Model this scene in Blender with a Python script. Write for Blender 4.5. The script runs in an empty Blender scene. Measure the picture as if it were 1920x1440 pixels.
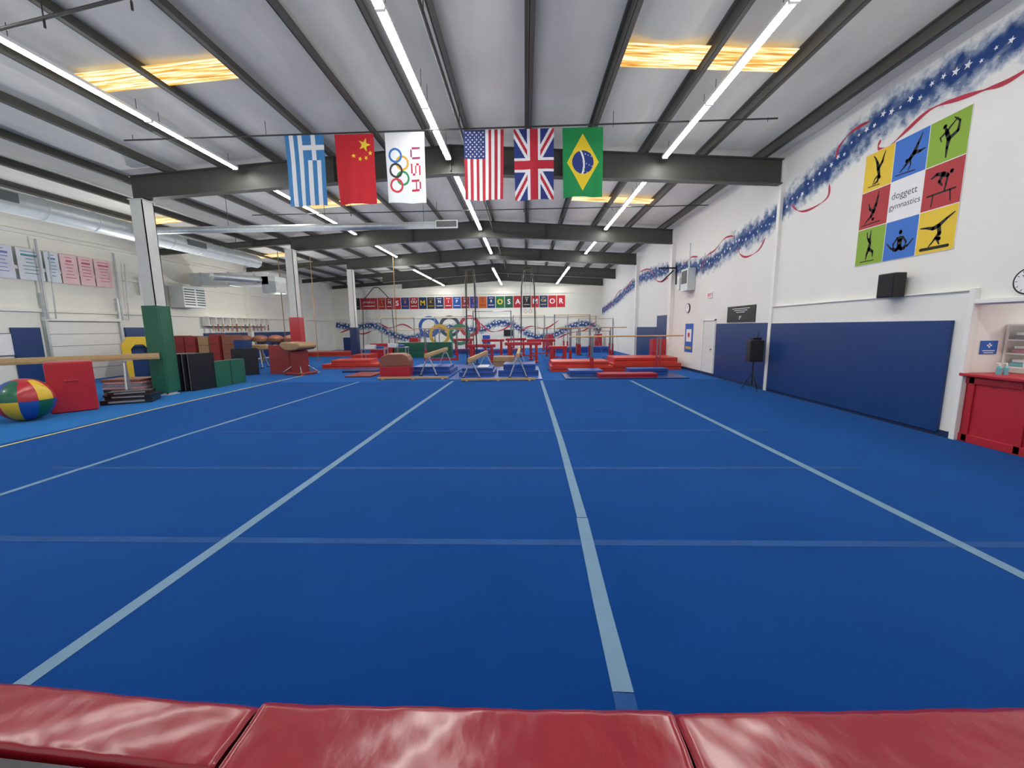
import bpy, math, random
from mathutils import Matrix, Vector
random.seed(5)
scn=bpy.context.scene
COL=bpy.context.collection
# ---------------------------------------------------------------- materials
def lin(c):
    if isinstance(c,str):
        c=[int(c[i:i+2],16)/255 for i in (0,2,4)]
    return tuple((x/12.92 if x<=.04045 else ((x+.055)/1.055)**2.4) for x in c)
MATS={}
def mat(name,col='ffffff',rough=.6,metal=0.,emis=0.,noise=.06,nscale=4.,bump=0.,bscale=60.,sheen=0.,coat=0.,spec=.5,attr=None,stretch=None,sheentint=None):
    if name in MATS: return MATS[name]
    m=bpy.data.materials.new(name); m.use_nodes=True
    nt=m.node_tree; N=nt.nodes; L=nt.links
    p=N['Principled BSDF']
    c=lin(col)
    p.inputs['Roughness'].default_value=rough; p.inputs['Metallic'].default_value=metal
    p.inputs['Specular IOR Level'].default_value=spec
    p.inputs['Sheen Weight'].default_value=sheen
    if sheentint: p.inputs['Sheen Tint'].default_value=(*lin(sheentint),1)
    p.inputs['Coat Weight'].default_value=coat; p.inputs['Coat Roughness'].default_value=.15
    tc=N.new('ShaderNodeTexCoord'); mp=N.new('ShaderNodeMapping'); L.new(tc.outputs['Object'],mp.inputs[0])
    if stretch: mp.inputs['Scale'].default_value=stretch
    nz=N.new('ShaderNodeTexNoise'); nz.inputs['Scale'].default_value=nscale; nz.inputs['Detail'].default_value=4
    L.new(mp.outputs[0],nz.inputs['Vector'])
    mx=N.new('ShaderNodeMix'); mx.data_type='RGBA'
    a=tuple(max(0,x*(1-noise*2)) for x in c)+(1,); b=tuple(min(1,x*(1+noise*2)) for x in c)+(1,)
    mx.inputs[6].default_value=a; mx.inputs[7].default_value=b
    L.new(nz.outputs['Fac'],mx.inputs[0])
    src=mx.outputs[2]
    if attr:
        at=N.new('ShaderNodeAttribute'); at.attribute_name=attr
        m2=N.new('ShaderNodeMix'); m2.data_type='RGBA'; m2.blend_type='MULTIPLY'; m2.inputs[0].default_value=1
        L.new(at.outputs['Color'],m2.inputs[6]); L.new(src,m2.inputs[7]); src=m2.outputs[2]
    L.new(src,p.inputs['Base Color'])
    if emis:
        L.new(src,p.inputs['Emission Color']); p.inputs['Emission Strength'].default_value=emis
    if bump:
        n2=N.new('ShaderNodeTexNoise'); n2.inputs['Scale'].default_value=bscale; n2.inputs['Detail'].default_value=5
        L.new(mp.outputs[0],n2.inputs['Vector'])
        bp=N.new('ShaderNodeBump'); bp.inputs['Strength'].default_value=bump; bp.inputs['Distance'].default_value=.02
        L.new(n2.outputs['Fac'],bp.inputs['Height']); L.new(bp.outputs[0],p.inputs['Normal'])
    MATS[name]=m; return m

mat('wall_paint','e9e8e2',.75,noise=.02,nscale=1.2,bump=.12,bscale=25)
mat('wall_paint_left','ecebe0',.8,noise=.05,nscale=.8,bump=.15,bscale=25)
mat('wall_back','ecebde',.8,noise=.05,nscale=.5,bump=.1)
mat('trim_white','ecebe6',.5,noise=.02)
mat('carpet_main','063678',.95,noise=.12,nscale=1.1,bump=.3,bscale=220,sheen=.42,spec=.04,sheentint='5c9be0')
mat('carpet_runway','1a64aa',.95,noise=.08,nscale=1.2,bump=.3,bscale=200,sheen=.3,spec=.05,sheentint='7ab4ea')
mat('carpet_far','0f4d98',.95,noise=.08,nscale=1.2,bump=.3,bscale=200,sheen=.3,spec=.05,sheentint='7ab4ea')
mat('tape_pale','6b8aa3',.75,noise=.05,nscale=8,spec=.2)
mat('tape_seam','244c84',.85,noise=.14,nscale=3,spec=.15)
mat('tape_yellow','dccb66',.7,noise=.1)
mat('insulation','c8c7c0',.6,noise=.08,nscale=2.2,bump=.45,bscale=5,stretch=(1,.35,1))
mat('steel_dark','474843',.5,metal=.1,noise=.12,nscale=3)
mat('steel_purlin','4a4944',.5,metal=.1,noise=.2,nscale=2,stretch=(1,.4,1))
mat('pipe_dark','3a3937',.5,metal=.3)
mat('column_paint','cfcfca',.5,noise=.04)
mat('galvanized','c0c6c6',.38,metal=.45,noise=.10,nscale=6)
mat('galv_white','d2d7d6',.45,metal=.15,noise=.08)
mat('grille','555a5a',.6)
mat('led','f4f2ff',.5,emis=0,noise=.0)
p=MATS['led'].node_tree.nodes['Principled BSDF']
for l in list(p.inputs['Base Color'].links): MATS['led'].node_tree.links.remove(l)
p.inputs['Emission Color'].default_value=(1,.98,.95,1); p.inputs['Emission Strength'].default_value=52
mat('led_case','e6e6e6',.4)
mat('vinyl_red','b3202c',.33,noise=.08,nscale=3,coat=.35)
mat('vinyl_red_fore','8a1424',.27,noise=.10,nscale=3,bump=.5,bscale=3.6,coat=.5,stretch=(1.3,.6,1))
mat('vinyl_orange','cc3a28',.4,noise=.06,coat=.2)
mat('vinyl_maroon','8c2f2e',.45,noise=.06)
mat('vinyl_blue','1f4fa0',.4,noise=.06,coat=.2)
mat('vinyl_navy','0d3870',.42,noise=.06,nscale=1,bump=.2,bscale=3,coat=.1)
mat('vinyl_navy_dark','1b2c55',.5)
mat('vinyl_green','176045',.4,noise=.08,nscale=3,coat=.3)
mat('vinyl_black','18191c',.4,noise=.1,coat=.15)
mat('vinyl_grey','8d9095',.45)
mat('vinyl_tan','a68460',.6,noise=.08)
mat('vinyl_brown','8a5340',.5,noise=.08)
mat('vinyl_yellow','dcb528',.4,coat=.2)
mat('vinyl_white','d9dbe0',.45)
mat('vinyl_pink','c98f95',.5)
mat('suede_tan','b89a6e',.85,noise=.08,nscale=12)
mat('wood_rail','c79a62',.45,noise=.12,nscale=8)
mat('metal_white','b4b8bb',.35,metal=.3)
mat('metal_chrome','9aa0a5',.25,metal=.85)
mat('metal_red','b02a2c',.35,metal=.1)
mat('metal_dark','26272a',.45,metal=.3)
mat('plastic_black','17181a',.45)
mat('speaker_grille','262729',.8,bump=.6,bscale=300)
mat('counter_red','b0202e',.45,noise=.04)
mat('paper_white','eeeeee',.6,noise=.01)
mat('ink_black','1c1c1c',.7,noise=.02)
mat('ink_grey','55585c',.7,noise=.02)
mat('ink_white','f2f2f2',.6,noise=.01)
mat('ink_red','b8202e',.6,noise=.05)
mat('ink_blue','2a5fb4',.6,noise=.05)
mat('tile_yellow','e6c42e',.55,noise=.02); mat('tile_blue','2f6fc6',.55,noise=.02)
mat('tile_green','86ab2c',.55,noise=.02); mat('tile_red','b02b33',.55,noise=.02)
mat('mural_red','b83248',.7,noise=.15,nscale=5)
mat('mural_star','eef0f4',.7,noise=.02)
mat('ring_blue','3b62a8',.7,noise=.1); mat('ring_yellow','c9a33c',.7,noise=.1); mat('ring_black','45525e',.7,noise=.1)
mat('ring_green','3d7d63',.7,noise=.1); mat('ring_red','bb3b45',.7,noise=.1)
mat('painted_cloth','ffffff',.75,noise=.03,nscale=9,attr='Col')
mat('teal_plastic','6fb0bb',.3)
mat('door_white','e4e3dd',.45,noise=.02); mat('exit_red','c8201c',.5,emis=.4)
mat('rope','9a7a4e',.9)
def splash():
    m=bpy.data.materials.new('mural_blue'); m.use_nodes=True
    nt=m.node_tree;N=nt.nodes;L=nt.links;p=N['Principled BSDF'];p.inputs['Roughness'].default_value=.8
    at=N.new('ShaderNodeAttribute'); at.attribute_name='w'
    tc=N.new('ShaderNodeTexCoord'); nz=N.new('ShaderNodeTexNoise'); nz.inputs['Scale'].default_value=5; nz.inputs['Detail'].default_value=7; nz.inputs['Roughness'].default_value=.62
    L.new(tc.outputs['Object'],nz.inputs['Vector'])
    s=N.new('ShaderNodeMath'); s.operation='MULTIPLY'; s.inputs[1].default_value=.62; L.new(at.outputs['Fac'],s.inputs[0])
    d=N.new('ShaderNodeMath'); d.operation='SUBTRACT'; L.new(nz.outputs['Fac'],d.inputs[0]); L.new(s.outputs[0],d.inputs[1])
    r=N.new('ShaderNodeValToRGB'); r.color_ramp.elements[0].position=.02; r.color_ramp.elements[0].color=(0,0,0,1); r.color_ramp.elements[1].position=.46; r.color_ramp.elements[1].color=(1,1,1,1)
    L.new(d.outputs[0],r.inputs[0]); L.new(r.outputs[0],p.inputs['Alpha'])
    r2=N.new('ShaderNodeValToRGB'); r2.color_ramp.elements[0].position=.10; r2.color_ramp.elements[0].color=(*lin('7fa3d0'),1)
    r2.color_ramp.elements[1].position=.42; r2.color_ramp.elements[1].color=(*lin('17407f'),1)
    L.new(d.outputs[0],r2.inputs[0]); L.new(r2.outputs[0],p.inputs['Base Color'])
    MATS['mural_blue']=m
splash()
def skymat():
    m=bpy.data.materials.new('skylight_panel'); m.use_nodes=True
    nt=m.node_tree;N=nt.nodes;L=nt.links;p=N['Principled BSDF']
    tc=N.new('ShaderNodeTexCoord'); mp=N.new('ShaderNodeMapping'); mp.inputs['Scale'].default_value=(.6,9,1)
    nz=N.new('ShaderNodeTexNoise'); nz.inputs['Scale'].default_value=2.2; nz.inputs['Detail'].default_value=6; nz.inputs['Distortion'].default_value=.3
    L.new(tc.outputs['Object'],mp.inputs[0]); L.new(mp.outputs[0],nz.inputs['Vector'])
    r=N.new('ShaderNodeValToRGB'); e=r.color_ramp.elements
    e[0].position=.34; e[0].color=(*lin('b0701f'),1); e[1].position=.60; e[1].color=(*lin('fff6cc'),1)
    k=e.new(.45); k.color=(*lin('f0b048'),1)
    L.new(nz.outputs['Fac'],r.inputs[0]); L.new(r.outputs[0],p.inputs['Emission Color'])
    p.inputs['Base Color'].default_value=(.05,.03,.01,1)
    p.inputs['Emission Strength'].default_value=1.35
    MATS['skylight_panel']=m
skymat()
# ---------------------------------------------------------------- mesh builder
class B:
    def __init__(s): s.v=[];s.f=[];s.m=[];s.ml=[];s.w={};s.sm=[]
    def mi(s,n):
        if n not in s.ml: s.ml.append(n)
        return s.ml.index(n)
    def add(s,vs,fs,m,M=None,smooth=False):
        o=len(s.v); k=s.mi(m)
        for p in vs:
            p=Vector(p); s.v.append(M@p if M else p)
        for q in fs: s.f.append([o+i for i in q]); s.m.append(k); s.sm.append(smooth)
        return s
    def box(s,c,d,m,rz=0,M=None,ry=0,rx=0):
        x,y,z=[k/2 for k in d]
        R=Matrix.Translation(Vector(c))@Matrix.Rotation(rz,4,'Z')@Matrix.Rotation(ry,4,'Y')@Matrix.Rotation(rx,4,'X')
        if M: R=M@R
        vs=[(a*x,b*y,e*z) for a in(-1,1) for b in(-1,1) for e in(-1,1)]
        return s.add(vs,[(0,1,3,2),(4,6,7,5),(0,4,5,1),(2,3,7,6),(0,2,6,4),(1,5,7,3)],m,R)
    def cyl(s,a,b,r,m,r2=None,n=12,caps=True,smooth=True):
        a=Vector(a);b=Vector(b);r2=r if r2 is None else r2
        d=(b-a); q=d.to_track_quat('Z','Y').to_matrix()
        vs=[]
        for i in range(n):
            t=2*math.pi*i/n; u=q@Vector((math.cos(t),math.sin(t),0)); vs.append(a+u*r); vs.append(b+u*r2)
        fs=[(2*i,2*((i+1)%n),2*((i+1)%n)+1,2*i+1) for i in range(n)]
        s.add(vs,fs,m,smooth=smooth)
        if caps: s.add(vs,[tuple(2*i for i in range(n))[::-1],tuple(2*i+1 for i in range(n))],m)
        return s
    def tube(s,pts,r,m,n=8):
        for a,b in zip(pts,pts[1:]): s.cyl(a,b,r,m,n=n)
        for p in pts[1:-1]: s.sph(p,r,m,n=n,k=4)
        return s
    def sph(s,c,r,m,n=16,k=10,sc=(1,1,1),segm=None):
        c=Vector(c); vs=[];fs=[]
        for j in range(k+1):
            ph=math.pi*j/k
            for i in range(n):
                t=2*math.pi*i/n
                vs.append(c+Vector((r*sc[0]*math.sin(ph)*math.cos(t),r*sc[1]*math.sin(ph)*math.sin(t),r*sc[2]*math.cos(ph))))
        if segm is None:
            for j in range(k):
                for i in range(n): fs.append((j*n+i,j*n+(i+1)%n,(j+1)*n+(i+1)%n,(j+1)*n+i))
            s.add(vs,fs,m,smooth=True)
        else:
            o=len(s.v); 
            for p in vs: s.v.append(p)
            for j in range(k):
                for i in range(n):
                    s.f.append([o+j*n+i,o+j*n+(i+1)%n,o+(j+1)*n+(i+1)%n,o+(j+1)*n+i]); s.m.append(s.mi(segm(i,j))); s.sm.append(True)
        return s
    def poly(s,pts,m,M=None): return s.add(pts,[tuple(range(len(pts)))],m,M)
    def prism(s,prof,a,b,m,ax='y',M=None):
        n=len(prof)
        def P(p,t):
            if ax=='y': return (p[0],t,p[1])
            if ax=='x': return (t,p[0],p[1])
            return (p[0],p[1],t)
        vs=[P(p,a) for p in prof]+[P(p,b) for p in prof]
        fs=[(i,(i+1)%n,n+(i+1)%n,n+i) for i in range(n)]+[tuple(range(n))[::-1],tuple(range(n,2*n))]
        return s.add(vs,fs,m,M)
    def ring(s,c,r,t,m,fr,n=36):
        vs=[];fs=[]
        for i in range(n):
            a=2*math.pi*i/n
            for rr in(r-t/2,r+t/2): vs.append(fr(c[0]+rr*math.cos(a),c[1]+rr*math.sin(a)))
        for i in range(n): fs.append((2*i,2*i+1,2*((i+1)%n)+1,2*((i+1)%n)))
        return s.add(vs,fs,m)
    def obj(s,name,parent=None,loc=(0,0,0),rz=0,bevel=0,seg=2):
        me=bpy.data.meshes.new(name); me.from_pydata([tuple(v) for v in s.v],[],s.f)
        for n in s.ml: me.materials.append(MATS[n])
        me.polygons.foreach_set('material_index',s.m); me.polygons.foreach_set('use_smooth',s.sm)
        if s.w:
            a=me.attributes.new('w','FLOAT','POINT'); 
            for k,x in s.w.items(): a.data[k].value=x
        me.update()
        o=bpy.data.objects.new(name,me); COL.objects.link(o); o.location=loc; o.rotation_euler=(0,0,rz)
        if parent: o.parent=parent
        if bevel:
            md=o.modifiers.new('bev','BEVEL'); md.width=bevel; md.segments=seg; md.limit_method='ANGLE'; md.angle_limit=math.radians(40)
        return o
def tag(o,label,cat,group=None,kind=None):
    o['label']=label; o['category']=cat
    if group: o['group']=group
    if kind: o['kind']=kind
    return o
def E(name,label,cat,loc=(0,0,0),rz=0,group=None):
    o=bpy.data.objects.new(name,None); o.empty_display_size=.2; COL.objects.link(o); o.location=loc; o.rotation_euler=(0,0,rz)
    return tag(o,label,cat,group)
def S(b,name,bevel=0,loc=(0,0,0)):
    o=b.obj(name,bevel=bevel,loc=loc); o['kind']='structure'; return o
def text(b,body,size,M,m,align='CENTER',sx=1.,bold=0.):
    c=bpy.data.curves.new('txt','FONT'); c.body=body; c.size=size; c.align_x=align; c.align_y='CENTER'; c.resolution_u=3; c.offset=bold
    o=bpy.data.objects.new('txt',c); COL.objects.link(o)
    dg=bpy.context.evaluated_depsgraph_get(); me=bpy.data.meshes.new_from_object(o.evaluated_get(dg))
    b.add([(v.co.x*sx,v.co.y,0) for v in me.vertices],[tuple(q.vertices) for q in me.polygons],m,M)
    bpy.data.objects.remove(o); bpy.data.curves.remove(c); bpy.data.meshes.remove(me)
def FX(x,y=0,z=0): return Matrix(((0,0,-1,x),(-1,0,0,y),(0,1,0,z),(0,0,0,1)))
def FB(x,y,z): return Matrix(((1,0,0,x),(0,0,-1,y),(0,1,0,z),(0,0,0,1)))
def starpts(cx,cy,r,rot=0,inner=.42):
    return [(cx+(r if i%2==0 else r*inner)*math.sin(rot+math.pi*i/5),cy+(r if i%2==0 else r*inner)*math.cos(rot+math.pi*i/5)) for i in range(10)]
def spline(P,n=10):
    out=[]
    Q=[P[0]]+list(P)+[P[-1]]
    for i in range(1,len(Q)-2):
        for k in range(n):
            t=k/n; a,b_,c,d=Q[i-1],Q[i],Q[i+1],Q[i+2]
            out.append(tuple(.5*((2*b_[j])+(-a[j]+c[j])*t+(2*a[j]-5*b_[j]+4*c[j]-d[j])*t*t+(-a[j]+3*b_[j]-3*c[j]+d[j])*t**3) for j in range(len(b_))))
    out.append(tuple(P[-1])); return out
def band(b,pts,width,fr,m='mural_blue',k=6):
    P=spline(pts,12); o=len(b.v); mi=b.mi(m)
    for i,p in enumerate(P):
        q=P[min(i+1,len(P)-1)]; r=P[max(i-1,0)]; dx,dy=q[0]-r[0],q[1]-r[1]; l=math.hypot(dx,dy) or 1; nx,ny=-dy/l,dx/l
        for j in range(k+1):
            t=(j/k-.5)*2; b.w[len(b.v)]=abs(t); b.v.append(Vector(fr(p[0]+nx*t*width/2,p[1]+ny*t*width/2)))
    for i in range(len(P)-1):
        for j in range(k):
            a=o+i*(k+1)+j; b.f.append([a,a+1,a+k+2,a+k+1]); b.m.append(mi); b.sm.append(False)
    return P
def ribbon(b,pts,w,fr,m='mural_red'):
    P=spline(pts,8); n=len(P); vs=[]
    for i,p in enumerate(P):
        q=P[min(i+1,n-1)]; r=P[max(i-1,0)]; dx,dy=q[0]-r[0],q[1]-r[1]; l=math.hypot(dx,dy) or 1
        ww=w*(.25+.75*abs(math.sin(i*.23+.6)))*min(1,(i+1)/4,(n-i)/4)
        vs.append(fr(p[0]-dy/l*ww/2,p[1]+dx/l*ww/2)); vs.append(fr(p[0]+dy/l*ww/2,p[1]-dx/l*ww/2))
    b.add(vs,[(2*i,2*i+1,2*i+3,2*i+2) for i in range(n-1)],m)
# ---------------------------------------------------------------- dimensions
XR=6.68; XL=-17.0; YB=35.0; Y0=-5.0; RX=-1.9; RZ=6.5; SL=.064
def rz_(x): return RZ-abs(x-RX)*SL
b=B()
def fq(x0,x1,y0,y1,m): b.poly([(x0,y0,0),(x1,y0,0),(x1,y1,0),(x0,y1,0)],m)
b.poly([(-8.3,Y0,0),(XR,Y0,0),(XR,13.4,0),(-8.9,13.4,0)],'carpet_main')
b.poly([(XL,Y0,0),(-8.3,Y0,0),(-8.9,13.4,0),(XL,13.4,0)],'carpet_runway')
fq(XL,XR,13.4,YB,'carpet_far')
S(b,'floor')
b=B(); b.box((XL-.1,(Y0+YB)/2,2.9),(.2,YB-Y0,6.0),'wall_paint_left')
for z in(2.6,4.0,5.2): b.box((XL+.05,(Y0+YB)/2,z),(.1,YB-Y0,.12),'wall_paint_left')
for y in(11,18.2,24,30): b.box((XL+.12,y,2.6),(.24,.22,5.2),'wall_paint_left')
S(b,'wall_left')
b=B(); b.box(((XL+XR)/2,YB+.1,3.3),(XR-XL,.2,6.8),'wall_back')
for z in(2.75,4.75,5.3): b.box(((XL+XR)/2,YB-.04,z),(XR-XL,.08,.09),'wall_back')
S(b,'wall_back')
b=B(); t=.2; X=XR+t/2
b.box((X,(6.2+YB)/2,3.2),(t,YB-6.2,6.4),'wall_paint')
b.box((X,(Y0+3.4)/2,3.2),(t,3.4-Y0,6.4),'wall_paint')
b.box((X,4.8,(2.05+6.4)/2),(t,2.8,6.4-2.05),'wall_paint')
b.box((XR-.02,8.6,1.13),(.04,4.76,2.26),'wall_paint')
S(b,'wall_right')
b=B(); b.box((7.9,6.25,1.3),(2.2,.1,2.6),'trim_white'); b.box((9.0,4.7,1.3),(.1,3.2,2.6),'trim_white'); b.box((7.9,4.8,2.4),(2.2,2.9,.1),'trim_white')
S(b,'wall_office')
b=B(); b.box((XR-.04,11.0,2.9),(.08,.12,5.8),'trim_white'); S(b,'trim_1')
b=B(); b.box((XR-.035,8.6,2.27),(.07,4.8,.02),'trim_white'); S(b,'trim_2',.004)
b=B(); b.box((XR-.04,6.17,1.15),(.08,.08,2.3),'trim_white'); S(b,'trim_3',.008)
b=B(); b.box((XR-.03,4.8,2.1),(.09,2.7,.07),'trim_white'); S(b,'trim_4',.008)
b=B(); b.box((XR-.05,13.0,.05),(.02,13.6,.1),'vinyl_navy_dark'); S(b,'baseboard_right')
for y in(18.4,24):
    b=B(); b.box((XR-.08,y,2.9),(.16,.3,5.7),'trim_white'); S(b,'trim_%d'%(5+(y>20)))
PX=[RX+.5+1.5*k for k in range(6)]
PXL=[RX-.5,RX-1.7]+[RX-3.2-1.5*k for k in range(9)]
edges=sorted([XL]+PXL+PX+[XR+.2])
b=B(); xs=[]
for a,c in zip(edges,edges[1:]):
    for k in range(8):
        x=a+(c-a)*k/8; xs.append((x,.05*math.sin(math.pi*k/8)))
xs.append((edges[-1],0))
ys=[Y0+(YB+.2-Y0)*j/80 for j in range(81)]
vs=[];fs=[];n=len(xs)
for j,y in enumerate(ys):
    sg=1+.5*math.sin(y*2.1)
    for x,s_ in xs: vs.append((x,y,rz_(x)+.22-s_*sg*(1+.3*math.sin(x*5+y*1.3))))
for j in range(80):
    for i in range(n-1): fs.append((j*n+i,j*n+i+1,(j+1)*n+i+1,(j+1)*n+i))
b.add(vs,fs,'insulation',smooth=True)
S(b,'ceiling')
for i,x in enumerate(PXL+PX):
    b=B(); z=rz_(x); L_=YB-Y0-.1; cy=(YB+Y0)/2
    b.box((0,0,.10),(.02,L_,.20),'steel_purlin'); b.box((.045,0,.008),(.09,L_,.016),'steel_purlin'); b.box((-.035,0,.192),(.07,L_,.016),'steel_purlin')
    b.box((.085,0,.025),(.012,L_,.03),'steel_purlin')
    o=b.obj('roof_purlin',loc=(x,cy,z+.01)); tag(o,'dark grey steel roof purlin running the length of the hall','beam','steel roof purlins')
def rafter(y,depth=.62):
    b=B()
    def seg(x0,x1,d0,d1,m='steel_dark'):
        z0,z1=rz_(x0),rz_(x1)
        b.prism([(x0,z0),(x1,z1),(x1,z1-d1),(x0,z0-d0)],-.012,.012,m)
        b.prism([(x0,z0),(x1,z1),(x1,z1-.02),(x0,z0-.02)],-.11,.11,m)
        b.prism([(x0,z0-d0),(x1,z1-d1),(x1,z1-d1+.022),(x0,z0-d0+.022)],-.11,.11,m)
    if y>11.5: seg(XL+.25,-10.6,.25,.28)
    seg(-10.6,RX,depth,.70); seg(RX,XR-(.17 if y in(18.3,24) else .085 if y==11 else .005),.70,depth)
    for x in(-5,RX,1): b.box((x,0,rz_(x)-.33),(.02,.2,.6),'steel_dark')
    return b
for y,d in((11.0,.6),(18.3,.6),(24,.62),(30,.7),(34.7,.7)):
    o=rafter(y,d).obj('steel_rafter',loc=(0,y,0)); tag(o,'dark grey steel I-beam rafter spanning the gym roof','beam','steel roof rafters')
for y,pm,pz,pl,cw in((11.0,'vinyl_green',2.5,'green vinyl safety pad',.34),(17.9,'vinyl_red',2.35,'red vinyl safety pad',.34),(24,'vinyl_navy_dark',1.9,'dark navy safety pad',.32)):
    e=E('steel_column','white painted steel column wrapped in a %s'%pl,'column',(-10.4,y,0),group='padded roof columns')
    b=B(); h=rz_(-10.4)-.62
    b.box((0,-cw/2+.01,h/2),(cw,.02,h),'column_paint'); b.box((0,cw/2-.01,h/2),(cw,.02,h),'column_paint'); b.box((0,0,h/2),(.03,cw-.04,h),'column_paint')
    b.box((0,0,h-.01),(cw+.06,cw+.06,.02),'column_paint'); b.box((0,0,.01),(cw+.04,cw+.04,.02),'column_paint')
    b.box((cw/2-.01,0,h/2),(.02,cw,h),'column_paint')
    b.obj('post',e)
    b=B(); w=cw+.1
    for sx,sy,dx,dy in((0,-1,w,.05),(0,1,w,.05),(1,0,.05,w-.1),(-1,0,.05,w-.1)):
        b.box((sx*(w/2-.025),sy*(w/2-.025),.05+pz/2),(dx,dy,pz-.05),pm)
    o=b.obj('column_pad',e,bevel=.012); o['label']=pl
k=1
for (xa,xm,xb,y0,y1) in((-7.85,-6.6,-5.1,7.25,7.8),(1.6,3.1,4.5,7.2,7.8),(-8.1,-6.6,-5.1,14.5,15.1),(1.6,3.1,4.6,14.7,15.3),(-15.6,-14.1,-12.6,14.6,15.2),(-15.6,-14.1,-12.6,21.6,22.3)):
    for a,c in((xa,xm),(xm,xb)):
        b=B(); n=10
        for i in range(n):
            u0=a+.06+(c-a-.1)*i/n; u1=a+.06+(c-a-.1)*(i+1)/n
            b.poly([(u0,y0,rz_(u0)+.1),(u1,y0,rz_(u1)+.1),(u1,y1,rz_(u1)+.1),(u0,y1,rz_(u0)+.1)],'skylight_panel')
        S(b,'window_%d'%k); k+=1
def led(x,y0,y1,z):
    n=max(1,round((y1-y0)/2.4)); L_=(y1-y0)/n; up=rz_(x)-z
    for i in range(n):
        y=y0+L_*(i+.5)
        e=E('strip_light','long white LED strip light hanging under the roof','light',(x,y,z),group='LED strip lights')
        b=B(); b.box((0,0,.03),(.15,L_-.01,.03),'led_case'); b.box((0,-L_/2+.015,0),(.13,.025,.08),'led_case'); b.box((0,L_/2-.015,0),(.13,.025,.08),'led_case')
        for sx in(-1,1): b.box((sx*.07,0,.01),(.008,L_-.01,.04),'led_case')
        for q in(-.4,.4): b.cyl((0,q*L_,.04),(0,q*L_,max(.08,up+.13)),.005,'pipe_dark',n=6)
        b.obj('housing',e)
        b=B(); b.prism([(-.06,.012),(-.06,-.01),(-.045,-.03),(.045,-.03),(.06,-.01),(.06,.012)],-L_/2+.03,L_/2-.03,'led'); b.obj('lamp_tube',e)
for x,z in((-7.5,6.0),(-1.92,6.1),(3.55,6.0)):
    led(x,-1.3,10.75,z)
    if x==-7.5: led(x,11.5,16.6,z); led(x,17.4,18.1,z)
    else: led(x,11.3,18.1,z)
    led(x,19.2,23.8,z)
for x in(-6.9,-1.95,2.75): led(x,25.0,29.8,5.45); led(x,30.2,34.4,5.45)
def area(name,loc,sx,sy,pw,up=True,col=(.99,.985,.94)):
    l=bpy.data.lights.new(name,'AREA'); l.shape='RECTANGLE'; l.size=sx; l.size_y=sy; l.energy=pw; l.color=col
    o=bpy.data.objects.new(name,l); COL.objects.link(o); o.location=loc; o.rotation_euler=(math.pi if up else 0,0,0); return o
for x in(-13,-7.5,-1.92,3.55): area('uplight_fill',(x,11,4.2),3.5,28,215)  # added upward fill that brightens the roof, not a fixture of the hall
for x in(-7,2): area('uplight_fill',(x,30,4.2),8,8,100)  # same added fill for the roof at the far end
area('office_fill',(7.9,4.8,2.33),1.2,1.2,20,up=False)  # added fill so the office walls read lighter, no fixture modelled
# added point fills without fixtures, brightening the side bay and the far end
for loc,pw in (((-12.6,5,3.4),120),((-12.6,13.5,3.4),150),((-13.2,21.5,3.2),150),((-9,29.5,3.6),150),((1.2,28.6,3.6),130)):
    l=bpy.data.lights.new('bay_fill','POINT'); l.energy=pw; l.color=(1,.985,.94); l.shadow_soft_size=0
    o=bpy.data.objects.new('bay_fill',l); COL.objects.link(o); o.location=loc
b=B(); b.cyl((0,-4,0),(0,34,0),.03,'pipe_dark')
for y in range(-3,34,3): b.cyl((0,y,0),(0,y,.45),.008,'pipe_dark',n=6)
o=b.obj('sprinkler_pipe',loc=(-1.35,0,6.03)); tag(o,'dark sprinkler pipe running lengthwise below the roof','pipe')
b=B(); b.cyl((-8.6,.9,-.05),(-2.9,0,.12),.022,'pipe_dark')
for t_ in(.15,.4,.65,.9):
    x=-8.6+5.7*t_; y=.9-.9*t_; b.cyl((x,y,0),(x,y,-.1),.014,'pipe_dark',n=8); b.cyl((x,y,0),(x,y,.3),.008,'pipe_dark',n=6)
o=b.obj('sprinkler_branch_pipe',loc=(0,5.1,5.9)); tag(o,'thin dark sprinkler branch pipe with small heads','pipe','sprinkler branch pipes')
b=B(); b.cyl((-9.5,0,0),(6.2,0,0),.016,'pipe_dark')
for x in(-6,-3,0,3): b.cyl((x,0,0),(x,0,-.1),.014,'pipe_dark',n=8); b.cyl((x,0,0),(x,0,.3),.008,'pipe_dark',n=6)
o=b.obj('sprinkler_branch_pipe',loc=(0,14.2,5.8)); tag(o,'thin dark sprinkler branch pipe with small heads','pipe','sprinkler branch pipes')
b=B(); b.cyl((-8.8,0,0),(5.3,0,.06),.016,'pipe_dark')
for x in(-8.6,-5.6,-2.0,1.9,5.1): b.cyl((x,0,0),(x,0,rz_(x)-5.96),.006,'pipe_dark',n=6)
o=b.obj('flag_rod',loc=(0,9.1,5.99)); tag(o,'thin metal rod hung below the roof carrying flags','rod')
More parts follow.
